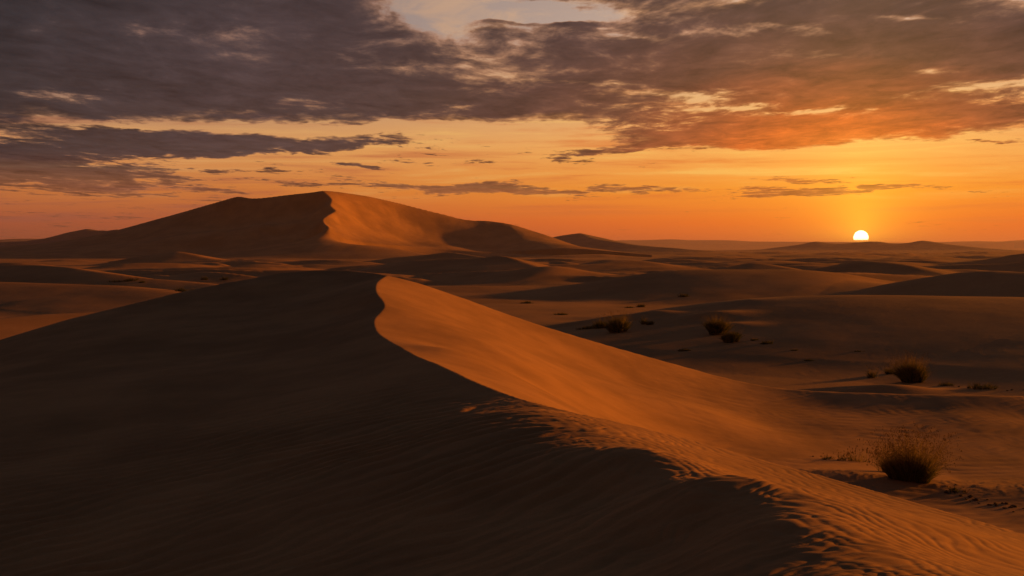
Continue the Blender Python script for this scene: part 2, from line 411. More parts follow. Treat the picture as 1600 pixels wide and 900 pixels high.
top_quiet = sstep(0.0, 1.6, dC)
Zf += side * 0.04 * fbm(FX / 3.2, FY / 2.0, 2) * sstep(0, 2, dC)
# scalloped lumps along the rounded shoulder
lw = np.exp(-((dK - 0.10) / 0.85) ** 2) * (1 - sstep(19, 27, RR)) * side
sx = FX * math.cos(R(-28)) - FY * math.sin(R(-28)); sy = FX * math.sin(R(-28)) + FY * math.cos(R(-28))
KA = np.concatenate([crest[:, :2][np.hypot(crest[:, 0], crest[:, 1]) > 19.5], dense(np.concatenate([K_[:, :2], K_far[:, :2]]), 6)])
ka, kq = lp(KA[:, 0], KA[:, 1]); o_ = np.argsort(kq); azK = np.interp(LQ, kq[o_], ka[o_])
sK = (azK - AZ) * RR                              # metres left of the shoulder
leftK = sstep(-0.1, 1.3, sK); rightK = sstep(0.5, -0.5, sK)
lowerhalf = 1 - sstep(11.5, 16, RR)
Zf += side * farfade * (0.35 + 0.65 * patch) * (0.12 + 0.88 * leftK) * 0.034 * ripples(FX, FY, 69, 0.42, 0.30)
Zf += side * farfade * leftK * 0.005 * ripples(FX, FY, 76, 0.17, 0.3, 1.3, 5.0)
al = FX * math.sin(R(146)) + FY * math.cos(R(146)); ac = FX * math.cos(R(146)) - FY * math.sin(R(146))
lump = fbm(al / 1.7 + 0.5 * fbm(FX, FY, 2), ac / 0.40, 2, 0.45)
Zf += lw * (0.3 + 0.7 * lowerhalf) * 0.020 * lump + lw * 0.006 * ripples(FX, FY, 74, 0.19, 0.5, 1.2, 31.0)
# lit strip ripples, nearly parallel with the ridge
strip = side * rightK * (1 - sstep(20, 26, RR))
Zf += strip * 0.0028 * ripples(FX, FY, 158, 0.16, 0.35, 1.5, 9.0)
# bowl ripples
bw = is_bowl * sstep(1.0, 6.0, FX) * (0.4 + 0.6 * patch) * sstep(0.15, 3.0, dC)
Zf += bw * 0.010 * ripples(FX, FY, 80, 0.62, 0.30, 4.0, 3.0)
Zf += is_bowl * 0.012 * fbm(FX / 1.2, FY / 2.4, 3)
def mound(x, y, c, h_, r1_, r2_=None, rot=0.0):
    r2_ = r2_ or r1_; a = R(rot); u = (x - c[0]) * math.cos(a) + (y - c[1]) * math.sin(a); v = -(x - c[0]) * math.sin(a) + (y - c[1]) * math.cos(a)
    return h_ * np.exp(-(u / r1_) ** 2 - (v / r2_) ** 2)
B1 = pt(1425, 742, 35.8)
Zf += is_bowl * (mound(FX, FY, B1, 0.20, 1.9, 1.5) + mound(FX, FY, (B1[0] - 2.1, B1[1] + 0.4), 0.10, 1.4, 0.6) + mound(FX, FY, (B1[0] + 1.9, B1[1] - 0.8), 0.05, 1.8, 0.9, -15)
                 + 0.05 * np.clip(fbm(FX / 0.35, FY / 0.3, 3), 0, 1) * np.exp(-((FY - B1[1] + 0.18 * (FX - B1[0])) / 0.9) ** 2) * sstep(5.5, 7.5, FX))
NFn = grid_normals(FX, FY, Zf)
keep = np.ones((Zf.shape[0] - 1, Zf.shape[1] - 1), bool)
low_ = (Zf[:-1, :-1] < -0.75) & is_back[:-1, :-1]
keep &= ~low_
fg = grid_object('foreground_dune', FX, FY, Zf, keep, M_sand, NFn, 'large near sand dune with a winding crest, dark left slope and glowing right face')

def interp_f(x, y):                               # height of the foreground sheet at a point
    a = math.degrees(math.atan2(x, y)); r = math.hypot(x, y)
    j = np.clip(np.searchsorted(azf, a) - 1, 0, len(azf) - 2); i = np.clip(np.searchsorted(rf, r) - 1, 0, len(rf) - 2)
    t = (a - azf[j]) / (azf[j + 1] - azf[j]); s = (r - rf[i]) / (rf[i + 1] - rf[i])
    return float((Zf[i, j] * (1 - t) + Zf[i, j + 1] * t) * (1 - s) + (Zf[i + 1, j] * (1 - t) + Zf[i + 1, j + 1] * t) * s)

# ================================================================== THE GREAT DUNE
S_ = pts([(-60, 391, 1180), (0, 386, 1180), (80, 379, 1160), (150, 367, 1140), (195, 356, 1130), (250, 341, 1115), (300, 327, 1100), (340, 315, 1085), (372, 306.5, 1072), (385, 308.5, 1068),
          (402, 309.5, 1063), (450, 304, 1050), (480, 301, 1043), (503, 298, 1040), (515, 298.6, 1052), (530, 300, 1066), (550, 302.5, 1079), (580, 307, 1094), (610, 313.5, 1107), (640, 321, 1118), (700, 336, 1132), (722, 342, 1136), (745, 344.5, 1140),
          (765, 345, 1142), (800, 351, 1138), (850, 366, 1125), (890, 380, 1105), (930, 391, 1080)])
C_ = pts([(503, 298, 1040), (512, 305, 1034), (518, 311, 1029), (517, 317, 1020), (516, 321, 1013), (520, 325, 1008), (525, 329, 1003), (520, 333, 993), (511, 337, 980), (504, 342, 966),
          (505, 348, 957), (512, 353, 949), (515, 358, 943), (514, 363, 938), (521, 369, 938), (536, 374, 944), (570, 379, 960), (610, 382.5, 982), (650, 385.5, 1000), (700, 390, 1010), (740, 394, 1000)])
V_ = pts([(548, 311, 1062), (575, 326, 1068), (600, 337, 1076), (640, 351, 1090), (690, 367, 1092), (730, 380, 1078), (765, 388, 1055)])
C2 = pts([(745, 344.5, 1140), (758, 351, 1130), (775, 359, 1118), (800, 368, 1098), (835, 377, 1065), (872, 384, 1025)])
side_l = pts([(100, 392, 1000), (200, 380, 1030), (300, 362, 1035), (400, 345, 1035), (450, 335, 1030), (300, 388, 968), (420, 380, 955), (350, 340, 1060), (470, 372, 960), (430, 366, 985), (480, 350, 995),
              (500, 318, 1032), (490, 335, 1012), (492, 352, 980), (495, 308, 1038), (500, 368, 957), (540, 381, 925), (600, 388, 915)])
fold = pts([(250, 379, 985), (340, 367, 985), (420, 356, 990), (470, 347, 990)])
face = pts([(560, 345, 1032), (580, 360, 1022), (600, 372, 1015), (640, 378, 1045), (540, 330, 1026), (545, 360, 984), (530, 345, 992), (690, 384, 1040)])
brown = pts([(620, 330, 1100), (680, 347, 1112), (730, 361, 1108)])
c2r = pts([(795, 356, 1122), (835, 370, 1096)])
foot = []
for a in np.linspace(-30, 5, 16): foot.append((830 * math.sin(R(a)), 830 * math.cos(R(a)), -1.0))
for a in np.linspace(-30, 7, 16): foot.append((1420 * math.sin(R(a)), 1420 * math.cos(R(a)), -2.0))
foot += [(860 * math.sin(R(4.5)), 860 * math.cos(R(4.5)), -1.0), (900 * math.sin(R(7)), 900 * math.cos(R(7)), -1.0), (1000 * math.sin(R(-30)), 1000 * math.cos(R(-30)), -1)]
foot = np.array(foot)
az2 = np.concatenate([np.linspace(-31, -23.5, 30, endpoint=False), np.arange(-23.5, 6.5, 0.05)])
r2 = np.geomspace(790, 1420, 300)
A2, R2 = np.meshgrid(np.radians(az2), r2); GX, GY = R2 * np.sin(A2), R2 * np.cos(A2); LQ2 = np.log(R2)
Sd, Cd = dense(S_, 3), dense(C_, 3)
Sp, Cp = lpc(Sd), lpc(Cd)
back2 = inpoly(A2, LQ2, list(map(tuple, Sp)) + [(2.0, Sp[-1, 1]), (2.0, 9.0), (-2.0, 9.0), (-2.0, Sp[0, 1])])
k0 = int(np.argmin(np.abs(Sp[:, 0] - Cp[0, 0])))
right_poly = list(map(tuple, Cp)) + [(2.0, Cp[-1, 1]), (2.0, Sp[-1, 1])] + list(map(tuple, Sp[k0:][::-1]))
right2 = inpoly(A2, LQ2, right_poly) & ~back2
Vfull = dense(np.concatenate([pts([(503, 298, 1040), (512, 299.5, 1044), (528, 304, 1050)]), V_, pts([(790, 391, 1030)])]), 4)
Vp = lpc(Vfull)
j1 = int(np.argmin(np.abs(Sp[:, 0] - Vp[-1, 0])))
brown2 = inpoly(A2, LQ2, list(map(tuple, Vp)) + list(map(tuple, Sp[k0:j1 + 1][::-1]))) & right2
Z_brown = crease_field(GX, GY, [Sd[::2], Vfull, brown, dense(C2, 2), c2r, foot])
Z_left = crease_field(GX, GY, [Sd[::2], Cd, side_l, fold, foot])
Z_right = crease_field(GX, GY, [Sd[::2][-9:], Cd, Vfull, face, c2r, foot])
bf = offs(Sd[::2], 0, 0); rr_ = np.hypot(bf[:, 0], bf[:, 1]); kk = (rr_ + np.clip(Sd[::2, 2] * 2.2, 10, 200)) / rr_; bf[:, 0] *= kk; bf[:, 1] *= kk
Z_back = crease_field(GX, GY, [Sd[::2], bf, foot])
w_ = sstep(math.atan((715 - 800) / FPX), math.atan((785 - 800) / FPX), A2); Z_right = Z_right * (1 - w_) + Z_brown * w_
Zg = np.where(back2, Z_back, np.where(brown2, Z_brown, np.where(right2, Z_right, Z_left)))
Zg += np.clip(Zg / 20, 0, 1) * (0.9 * fbm(GX / 38 + 0.6 * fbm(GX / 80, GY / 80, 2), GY / 110, 4)) * (~back2)
Zg = blur(Zg, 1)
keep2 = (Zg[:-1, :-1] > -1.6)
grid_object('great_dune', GX, GY, Zg, keep2, M_sand_far, grid_normals(GX, GY, Zg), 'huge distant sand dune with a peaked summit and one glowing slip face')

# ================================================================== DUNE FIELD AND HILLS
class Dune:
    def __init__(s, name, P_, wn, wf, sharp=0.6, label=None, mat=None, rough=0.0):
        s.name = name; s.P = dense(pts(P_), 6); s.wn = wn; s.wf = wf; s.sharp = sharp; s.label = label; s.mat = mat; s.rough = rough
        s.P[:, 2] = np.maximum(s.P[:, 2], 0.02)
    def height(s, x, y):
        m = max(s.wn, s.wf) * 1.05
        sel = (x > s.P[:, 0].min() - m) & (x < s.P[:, 0].max() + m) & (y > s.P[:, 1].min() - m) & (y < s.P[:, 1].max() + m)
        out = np.zeros(x.shape); X, Y = x[sel], y[sel]
        if X.size == 0: return out
        best = np.full(X.shape, 1e18); zc = np.zeros(X.shape); sg = np.zeros(X.shape); W = np.zeros(X.shape)
        P_ = s.P; soft = (0.04 * s.wn) ** 2
        T_ = np.gradient(P_[:, :2], axis=0); T_ /= np.linalg.norm(T_, axis=1, keepdims=True) + 1e-9
        for i in range(len(P_) - 1):
            d = P_[i + 1, :2] - P_[i, :2]; L2 = (d ** 2).sum() + 1e-9
            t = np.clip(((X - P_[i, 0]) * d[0] + (Y - P_[i, 1]) * d[1]) / L2, 0, 1)
            ex = X - P_[i, 0] - t * d[0]; ey = Y - P_[i, 1] - t * d[1]; D = ex * ex + ey * ey
            best = np.minimum(best, D); wgt = math.sqrt(L2) / ((D + soft) / soft) ** 3; W += wgt
            zc += wgt * (P_[i, 2] * (1 - t) + P_[i + 1, 2] * t)
            tx = T_[i, 0] * (1 - t) + T_[i + 1, 0] * t; ty = T_[i, 1] * (1 - t) + T_[i + 1, 1] * t
            sg += wgt * (tx * ey - ty * ex)
        zc /= W; sg /= W; D = np.sqrt(best)
        k_ = np.clip(0.5 + 0.5 * sg / (D + 0.02 * s.wn) * 1.6, 0, 1); k_ = k_ * k_ * (3 - 2 * k_)
        w = s.wn * (1 - k_) + s.wf * k_; w = w * (0.35 + 0.65 * np.clip(zc / s.P[:, 2].max(), 0, 1))
        t = np.clip(D / w, 0, 1)
        p_s = (1 - t) ** 1.55; p_r = 0.5 + 0.5 * np.cos(np.pi * t)
        if s.sharp < 0:                           # long even ramp with a rounded brow
            p_r = (math.sqrt(1.012) - np.sqrt(t * t + 0.012)) / (math.sqrt(1.012) - math.sqrt(0.012)); p_r = np.clip(p_r, 0, 1); p_r = np.where(p_r < 0.2, p_r ** 2 / 0.4 + 0.1 * np.minimum(p_r / 0.2, 1), p_r); p_s = 0.0
        h_ = zc * (max(s.sharp, 0.0) * p_s + (1 - max(s.sharp, 0.0)) * p_r)
        if s.rough: h_ = h_ * (1 + s.rough * fbm(X / (s.wn * 0.5), Y / (s.wn * 0.5), 4))
        out[sel] = h_; return out
dunes = [
 Dune('sand_dune', [(840, 509, 122), (900, 501, 120), (960, 494, 118), (1050, 480, 116), (1150, 468, 114), (1250, 462, 113), (1340, 460, 112), (1450, 461, 111), (1600, 464, 110), (1800, 470, 108), (2000, 480, 104)], 46, 26, -1,
      'broad smooth dune with a thin glowing rim behind the bushes'),
 Dune('sand_dune', [(980, 508, 108), (1040, 498, 108), (1100, 487, 109), (1170, 478, 110)], 12, 10, 0.5, 'low lit spur running up to the broad smooth dune'),
 Dune('sand_dune', [(560, 452, 205), (700, 447, 205), (780, 447, 205), (850, 447, 205), (925, 440, 203), (1000, 428, 200), (1050, 423, 200), (1100, 421, 200), (1180, 421, 200), (1260, 422, 200), (1340, 430, 200), (1400, 445, 198)], 55, 34, 0.25,
      'long low dune crossing the middle plain with a flat pale top edge'),
 Dune('sand_dune', [(1290, 461, 172), (1334, 454, 171), (1381, 444, 170), (1459, 431, 168), (1506, 425, 167), (1553, 423, 166), (1600, 425, 165), (1750, 432, 160), (1900, 450, 155)], 30, 32, 0.35,
      'dark rounded dune rising at the right edge behind the broad smooth dune'),
 Dune('sand_dune', [(690, 441, 262), (775, 427, 262), (825, 419, 262), (862, 416, 262), (890, 419, 261), (925, 428, 258), (960, 439, 250)], 40, 28, 0.3, 'dark mound shaped dune in the middle of the plain'),
 Dune('sand_dune', [(880, 417, 390), (937, 406, 390), (975, 405, 390), (1012, 409, 385), (1060, 418, 375)], 50, 36, 0.4, 'dark low dune behind and right of the mound shaped dune'),
 Dune('sand_dune', [(1120, 421, 330), (1162, 411, 330), (1187, 410, 328), (1219, 416, 322), (1260, 424, 312)], 40, 26, 0.55, 'small dark dune with a lit right tail, below the sun and to its left'),
 Dune('sand_dune', [(1270, 421, 305), (1319, 411, 305), (1366, 407.5, 303), (1406, 411, 298), (1440, 419, 290), (1480, 429, 275)], 40, 30, 0.5, 'dark red dune directly below the sun'),
 Dune('sand_dune', [(1400, 421, 460), (1470, 411, 460), (1537, 405, 458), (1600, 395, 455), (1700, 392, 450), (1800, 398, 445)], 80, 60, 0.5, 'far dune rising to the right edge under the horizon'),
 Dune('sand_dune', [(1380, 415, 360), (1450, 414, 360), (1500, 412, 360), (1560, 411, 355), (1640, 405, 350), (1750, 405, 350)], 30, 26, 0.6, 'thin streak of dune catching light at the right edge'),
 Dune('sand_dune', [(150, 415, 540), (190, 405, 545), (230, 398.5, 550), (268, 392, 552), (290, 394, 545), (320, 402, 530), (350, 406, 515), (420, 404, 505), (470, 408, 500)], 62, 50, 0.8, 'glowing pointed dune in front of the huge dune'),
 Dune('sand_dune', [(-80, 418, 292), (0, 414, 272), (50, 413.5, 260), (100, 416.5, 248), (140, 422, 238), (175, 427, 231), (225, 434, 224), (275, 438, 219), (325, 443, 213), (370, 448, 205)], 28, 30, 0.6, 'dark humped dune at the left edge tailing off into a glowing ridge'),
 Dune('sand_dune', [(-100, 438, 184), (0, 440, 178), (60, 442, 174), (120, 444, 170), (200, 447.5, 164), (270, 457, 154)], 28, 22, -1, 'low brown dune at the left edge below the dark humped dune'),
 Dune('sand_dune', [(-100, 502, 98), (0, 498, 100), (75, 491, 104), (175, 486, 107), (250, 482, 110), (330, 478, 114)], 26, 16, -1, 'pale low dune at the left edge just behind the near dune'),
 Dune('sand_dune', [(540, 424, 355), (590, 413, 355), (640, 406, 352), (700, 403, 350), (760, 401, 345), (785, 399, 340), (820, 410, 320), (850, 420, 305)], 55, 30, 0.75, 'dark dune with a small lit right end below the huge dune'),
 Dune('sand_dune', [(330, 418, 400), (400, 412, 400), (450, 414, 395), (500, 419, 385), (540, 425, 375)], 40, 26, 0.7, 'low dune with lit tail behind the summit of the near dune'),
 Dune('sand_dune', [(630, 400, 600), (670, 396, 600), (700, 393, 598), (730, 397, 580), (770, 403, 550)], 40, 30, 0.8, 'small lit dune at the foot of the glowing slip face'),
 Dune('hill', [(800, 388, 1850), (860, 372, 1850), (885, 368, 1850), (905, 365.5, 1850), (922, 370, 1800), (945, 375, 1730), (975, 380, 1650), (1020, 385, 1560), (1080, 390, 1450)], 260, 200, 0.75, 'small pointed hill right of the huge dune', 'rock', 0.12),
 Dune('hill', [(1180, 391, 3000), (1225, 385, 3000), (1250, 382, 3000), (1275, 377, 3000), (1300, 380.5, 3000), (1325, 380, 3000), (1345, 378, 3000), (1372, 377, 3000), (1400, 381, 3000), (1420, 379, 3000), (1440, 375.5, 3000), (1468, 380, 2950), (1520, 386, 2850), (1580, 391, 2700)], 420, 260, 0.7, 'line of dark hills under the setting sun', 'rock', 0.10),
 Dune('hill', [(-200, 372, 2100), (-60, 380, 2100), (0, 378, 2100), (50, 375, 2100), (90, 368, 2080), (118, 360, 2060), (137, 357, 2050), (160, 360, 2030), (190, 359, 2000), (240, 368, 1950), (300, 380, 1900)], 300, 220, 0.7, 'dark hill at the left between the huge dune and the horizon', 'rock', 0.10),
 Dune('distant_hills', [(-300, 372, 5200), (-120, 368, 5200), (-30, 372, 5200), (5, 370, 5200), (30, 367.5, 5200), (45, 369, 5200), (64, 368, 5200), (85, 371, 5200), (130, 378, 5200), (180, 385, 5200)], 500, 400, 0.6, 'purple hills on the horizon at the left edge', 'rock', 0.10),
 Dune('distant_hills', [(900, 382, 9300), (960, 375.5, 9300), (1005, 375, 9300), (1050, 373.5, 9300), (1080, 375, 9300), (1135, 375, 9300), (1180, 377, 9300), (1250, 377.5, 9300), (1330, 378, 9300), (1420, 379, 9300), (1500, 377, 9300), (1560, 376, 9200), (1600, 374, 9200), (1700, 372, 9200), (1900, 376, 9000)], 700, 500, 0.2, 'long pale hazy plateau along the horizon', 'rock', 0.05),
]
az3 = np.concatenate([np.linspace(-180, -34, 74, endpoint=False), np.linspace(-34, -23.6, 90, endpoint=False), np.arange(-23.6, 23.8, 0.055), np.linspace(23.8, 36, 100, endpoint=False), np.linspace(36, 180, 72)])
r3 = np.concatenate([np.geomspace(2, 44, 12, endpoint=False), np.geomspace(44, 700, 400, endpoint=False), np.geomspace(700, 3400, 150, endpoint=False), np.geomspace(3400, 10500, 36, endpoint=False), np.geomspace(10500, 30000, 5)])
A3, R3 = np.meshgrid(np.radians(az3), r3); HX, HY = R3 * np.sin(A3), R3 * np.cos(A3)
base = plain(HX, HY) - 0.15
# under the near dune the plain stays low
near_low = 1 - sstep(38, 49, R3)
base -= near_low * 1.6
# many small nameless dunes out on the plain
small = np.zeros_like(HX)
rs = random.Random(21)
def small_dune(px, d, h_, L, w, ang):
    x0 = (px - 800) / FPX * d; y0 = d
    n = 7; P3 = []
    for i in range(n):
        t = (i / (n - 1) - 0.5); u = t * L; bow = (0.25 - t * t) * L * 0.30
        P3.append((x0 + u * math.sin(R(ang)) + bow * math.cos(R(ang)), y0 + u * math.cos(R(ang)) - bow * math.sin(R(ang)) + rs.uniform(-.02, .02) * L, h_ * max(0.02, (1 - (2 * abs(t)) ** 1.8))))
    D = Dune.__new__(Dune); D.P = dense(P3, 3); D.wn = w * 1.5; D.wf = w * 0.9; D.sharp = 0.95; D.rough = 0.0
    return D
for i in range(300):
    d = math.exp(rs.uniform(math.log(240), math.log(3200)))
    px = rs.uniform(-150, 1750)
    if px < 900 and d > 620 and d < 1300: continue
    h_ = rs.uniform(0.9, 3.0) * (d / 500) ** 0.35
    if px > 1150 and px < 1600 and d > 1800: h_ *= 0.6
    L = h_ * rs.uniform(14, 34); w = h_ * rs.uniform(4.0, 7.5)
    small = np.maximum(small, small_dune(px, d, h_, L, w, rs.uniform(55, 150)).height(HX, HY))
Hs = [D.height(HX, HY) for D in dunes]
stack = np.stack([small] + Hs)
amax = stack.argmax(0)
top = (np.sum(np.maximum(stack, 0) ** 5, 0)) ** 0.2
del stack
ctx = sstep(60, 140, R3) * (1 - sstep(900, 2000, R3))
Zh = base * (1 - 0.7 * sstep(0.2, 2, top)) + top + 0.03 * ctx * fbm(HX / 9.0, HY / 9.0, 3)
BUSH = {}
b2 = pt(1428, 598, 64.5); b3 = pt(966, 520, 103); b4 = pt(1115, 523, 99.5); b5 = pt(1145, 535, 92.5)
for c, h_, r1_, r2_ in [((b2[0] - 1.4, b2[1] + 0.2), 0.34, 1.7, 1.3), ((b2[0] + .6, b2[1]), 0.16, 1.8, 1.2), ((b3[0], b3[1]), 0.45, 2.4, 2.0), ((b3[0] + 3.4, b3[1] + 1), 0.4, 2.0, 1.4), ((b3[0] - 3.5, b3[1] + 1.0), 0.25, 3.0, 1.0),
                        ((b4[0], b4[1]), 0.35, 2.5, 2.0), ((b5[0], b5[1]), 0.25, 2.0, 1.6), ((pt(1530, 607, 61)[0], pt(1530, 607, 61)[1]), 0.10, 1.0, 0.6)]:
    Zh += mound(HX, HY, c, h_, r1_, r2_)
# fine undulation and clods on the near plain
pl = sstep(50, 60, R3) * (1 - sstep(120, 170, R3))
litter = np.exp(-((HY - 66 - 0.25 * HX) / 6.0) ** 2) + np.exp(-((HY - 98 + 0.05 * HX) / 5.0) ** 2)
Zh += pl * 0.022 * litter * np.clip(fbm(HX / 0.8, HY / 1.4, 3) - 0.2, 0, 1) + pl * 0.01 * fbm(HX / 4.0, HY / 5.0, 2)
Zs = blur(Zh, 2); fs_ = sstep(180, 260, R3) * (1 - sstep(800, 1300, R3)); Zh = Zh * (1 - fs_) + Zs * fs_
NH = grid_normals(HX, HY, Zh)
cell = amax[:-1, :-1].copy()
hh = top[:-1, :-1]
own = np.zeros_like(cell)
for i, D in enumerate(dunes, 1):
    thr = 0.10 * D.P[:, 2].max()
    own[(cell == i) & (Hs[i - 1][:-1, :-1] > thr)] = i
wrap = np.ones(own.shape, bool)
grid_object('ground', HX, HY, Zh, own == 0, M_sand_far, NH, 'rolling desert floor of low dunes reaching the horizon')
for i, D in enumerate(dunes, 1):
    if (own == i).sum() > 20:
        grid_object(D.name, HX, HY, Zh, own == i, M_rock if D.mat else M_sand_far, NH, D.label)

def ground_z(x, y):
    a = math.degrees(math.atan2(x, y)); r = math.hypot(x, y)
    j = int(np.clip(np.searchsorted(az3, a) - 1, 0, len(az3) - 2)); i = int(np.clip(np.searchsorted(r3, r) - 1, 0, len(r3) - 2))
    t = (a - az3[j]) / (az3[j + 1] - az3[j]); s = (r - r3[i]) / (r3[i + 1] - r3[i])
    return float((Zh[i, j] * (1 - t) + Zh[i, j + 1] * t) * (1 - s) + (Zh[i + 1, j] * (1 - t) + Zh[i + 1, j + 1] * t) * s)
def land(px, py, sheet):
    """where the sight line through a photo pixel meets the ground sheet"""
    f = interp_f if sheet == 'f' else ground_z
    d = 26.0 if sheet == 'f' else 50.0
    while d < 600:
        x, y, z = pt(px, py, d)
        if z <= f(x, y): break
        d *= 1.004
    return x, y, f(x, y)

# ================================================================== HAZE
def haze():
    me = bpy.data.meshes.new('haze'); s = 28000.0; z0, z1 = -12.0, 95.0
    v = [(x, y, z) for z in (z0, z1) for x, y in ((-s, -s), (s, -s), (s, s), (-s, s))]
    f = [(3, 2, 1, 0), (4, 5, 6, 7), (0, 1, 5, 4), (1, 2, 6, 5), (2, 3, 7, 6), (3, 0, 4, 7)]
    me.from_pydata(v, [], f)
    m = bpy.data.materials.new('haze'); m.use_nodes = True; nt = m.node_tree; nt.nodes.clear()
    pvn = nt.nodes.new('ShaderNodeVolumePrincipled'); pvn.inputs['Color'].default_value = (0.80, 0.62, 1.0, 1)
    pvn.inputs['Density'].default_value = HAZE_D; pvn.inputs['Anisotropy'].default_value = 0.35
    out = nt.nodes.new('ShaderNodeOutputMaterial'); nt.links.new(pvn.outputs[0], out.inputs['Volume'])
    me.materials.append(m); o = link(bpy.data.objects.new('haze', me)); o['kind'] = 'stuff'; o['label'] = 'thin warm evening haze over the desert'
HAZE_D = 0.00008
haze()

# ================================================================== PLANTS
def leaf_material(name, c0, c1, tr, warm_tip=0.0):
    m = bpy.data.materials.new(name); m.use_nodes = True; nt = m.node_tree; nt.nodes.clear(); h = NT(nt)
    geo = nt.nodes.new('ShaderNodeNewGeometry')
    col = h.mix(E(h, geo.outputs['Random Per Island']), c0, c1)
    d = nt.nodes.new('ShaderNodeBsdfDiffuse'); t = nt.nodes.new('ShaderNodeBsdfTranslucent'); mx = nt.nodes.new('ShaderNodeMixShader')
    h.put(d.inputs[0], col); h.put(t.inputs[0], col); mx.inputs[0].default_value = tr
    nt.links.new(d.outputs[0], mx.inputs[1]); nt.links.new(t.outputs[0], mx.inputs[2])
    out = nt.nodes.new('ShaderNodeOutputMaterial'); nt.links.new(mx.outputs[0], out.inputs[0]); return m
M_blade = leaf_material('desert_grass', (0.035, 0.045, 0.018), (0.085, 0.085, 0.03), 0.35)
M_gold = leaf_material('dry_seed_stalk', (0.20, 0.145, 0.04), (0.34, 0.24, 0.07), 0.55)
M_twig = leaf_material('dead_twig', (0.05, 0.032, 0.02), (0.09, 0.055, 0.03), 0.05)

class MB:
    def __init__(s): s.v = []; s.f = []
    def blade(s, p, d, L, w, bend, rr, seg=3):
        """tapered ribbon leaving p in direction d and arching over"""
        d = Vector(d).normalized(); side = d.cross(Vector((rr.uniform(-1, 1), rr.uniform(-1, 1), 0.2))).normalized()
        q = Vector(p); n0 = len(s.v)
        for i in range(seg + 1):
            t = i / seg; ww = w * (1 - t) ** 0.7 + 0.0006
            if i < seg: s.v += [tuple(q - side * ww), tuple(q + side * ww)]
            else: s.v.append(tuple(q))
            if i < seg:
                q = q + d * (L / seg); d = (d + Vector((bend[0], bend[1], -abs(bend[2]))) * (1.0 / seg)).normalized()
        for i in range(seg - 1):
            a = n0 + 2 * i; s.f.append((a, a + 1, a + 3, a + 2))
        a = n0 + 2 * (seg - 1); s.f.append((a, a + 1, a + 2)); return q
    def tube(s, p, q, r0, r1, n=4):
        p = Vector(p); q = Vector(q); d = (q - p).normalized(); a = d.orthogonal().normalized(); b = d.cross(a); k = len(s.v)
        for c, r_ in ((p, r0), (q, r1)):
            for i in range(n):
                t = 2 * math.pi * i / n; s.v.append(tuple(c + a * (r_ * math.cos(t)) + b * (r_ * math.sin(t))))
        for i in range(n): s.f.append((k + i, k + (i + 1) % n, k + n + (i + 1) % n, k + n + i))
    def head(s, c, r_, l_, d):
        c = Vector(c); d = Vector(d).normalized(); a = d.orthogonal().normalized(); b = d.cross(a); k = len(s.v)
        s.v += [tuple(c - d * l_)] + [tuple(c + a * (r_ * math.cos(t)) + b * (r_ * math.sin(t))) for t in (0, 2.1, 4.2)] + [tuple(c + d * l_)]
        for i in range(3): j = (i + 1) % 3; s.f += [(k, k + 1 + j, k + 1 + i), (k + 4, k + 1 + i, k + 1 + j)]
    def build(s, name, mat, parent=None):
        me = bpy.data.meshes.new(name); me.from_pydata(s.v, [], s.f); me.materials.append(mat)
        o = link(bpy.data.objects.new(name, me))
        if parent is not None: o.parent = parent
        return o

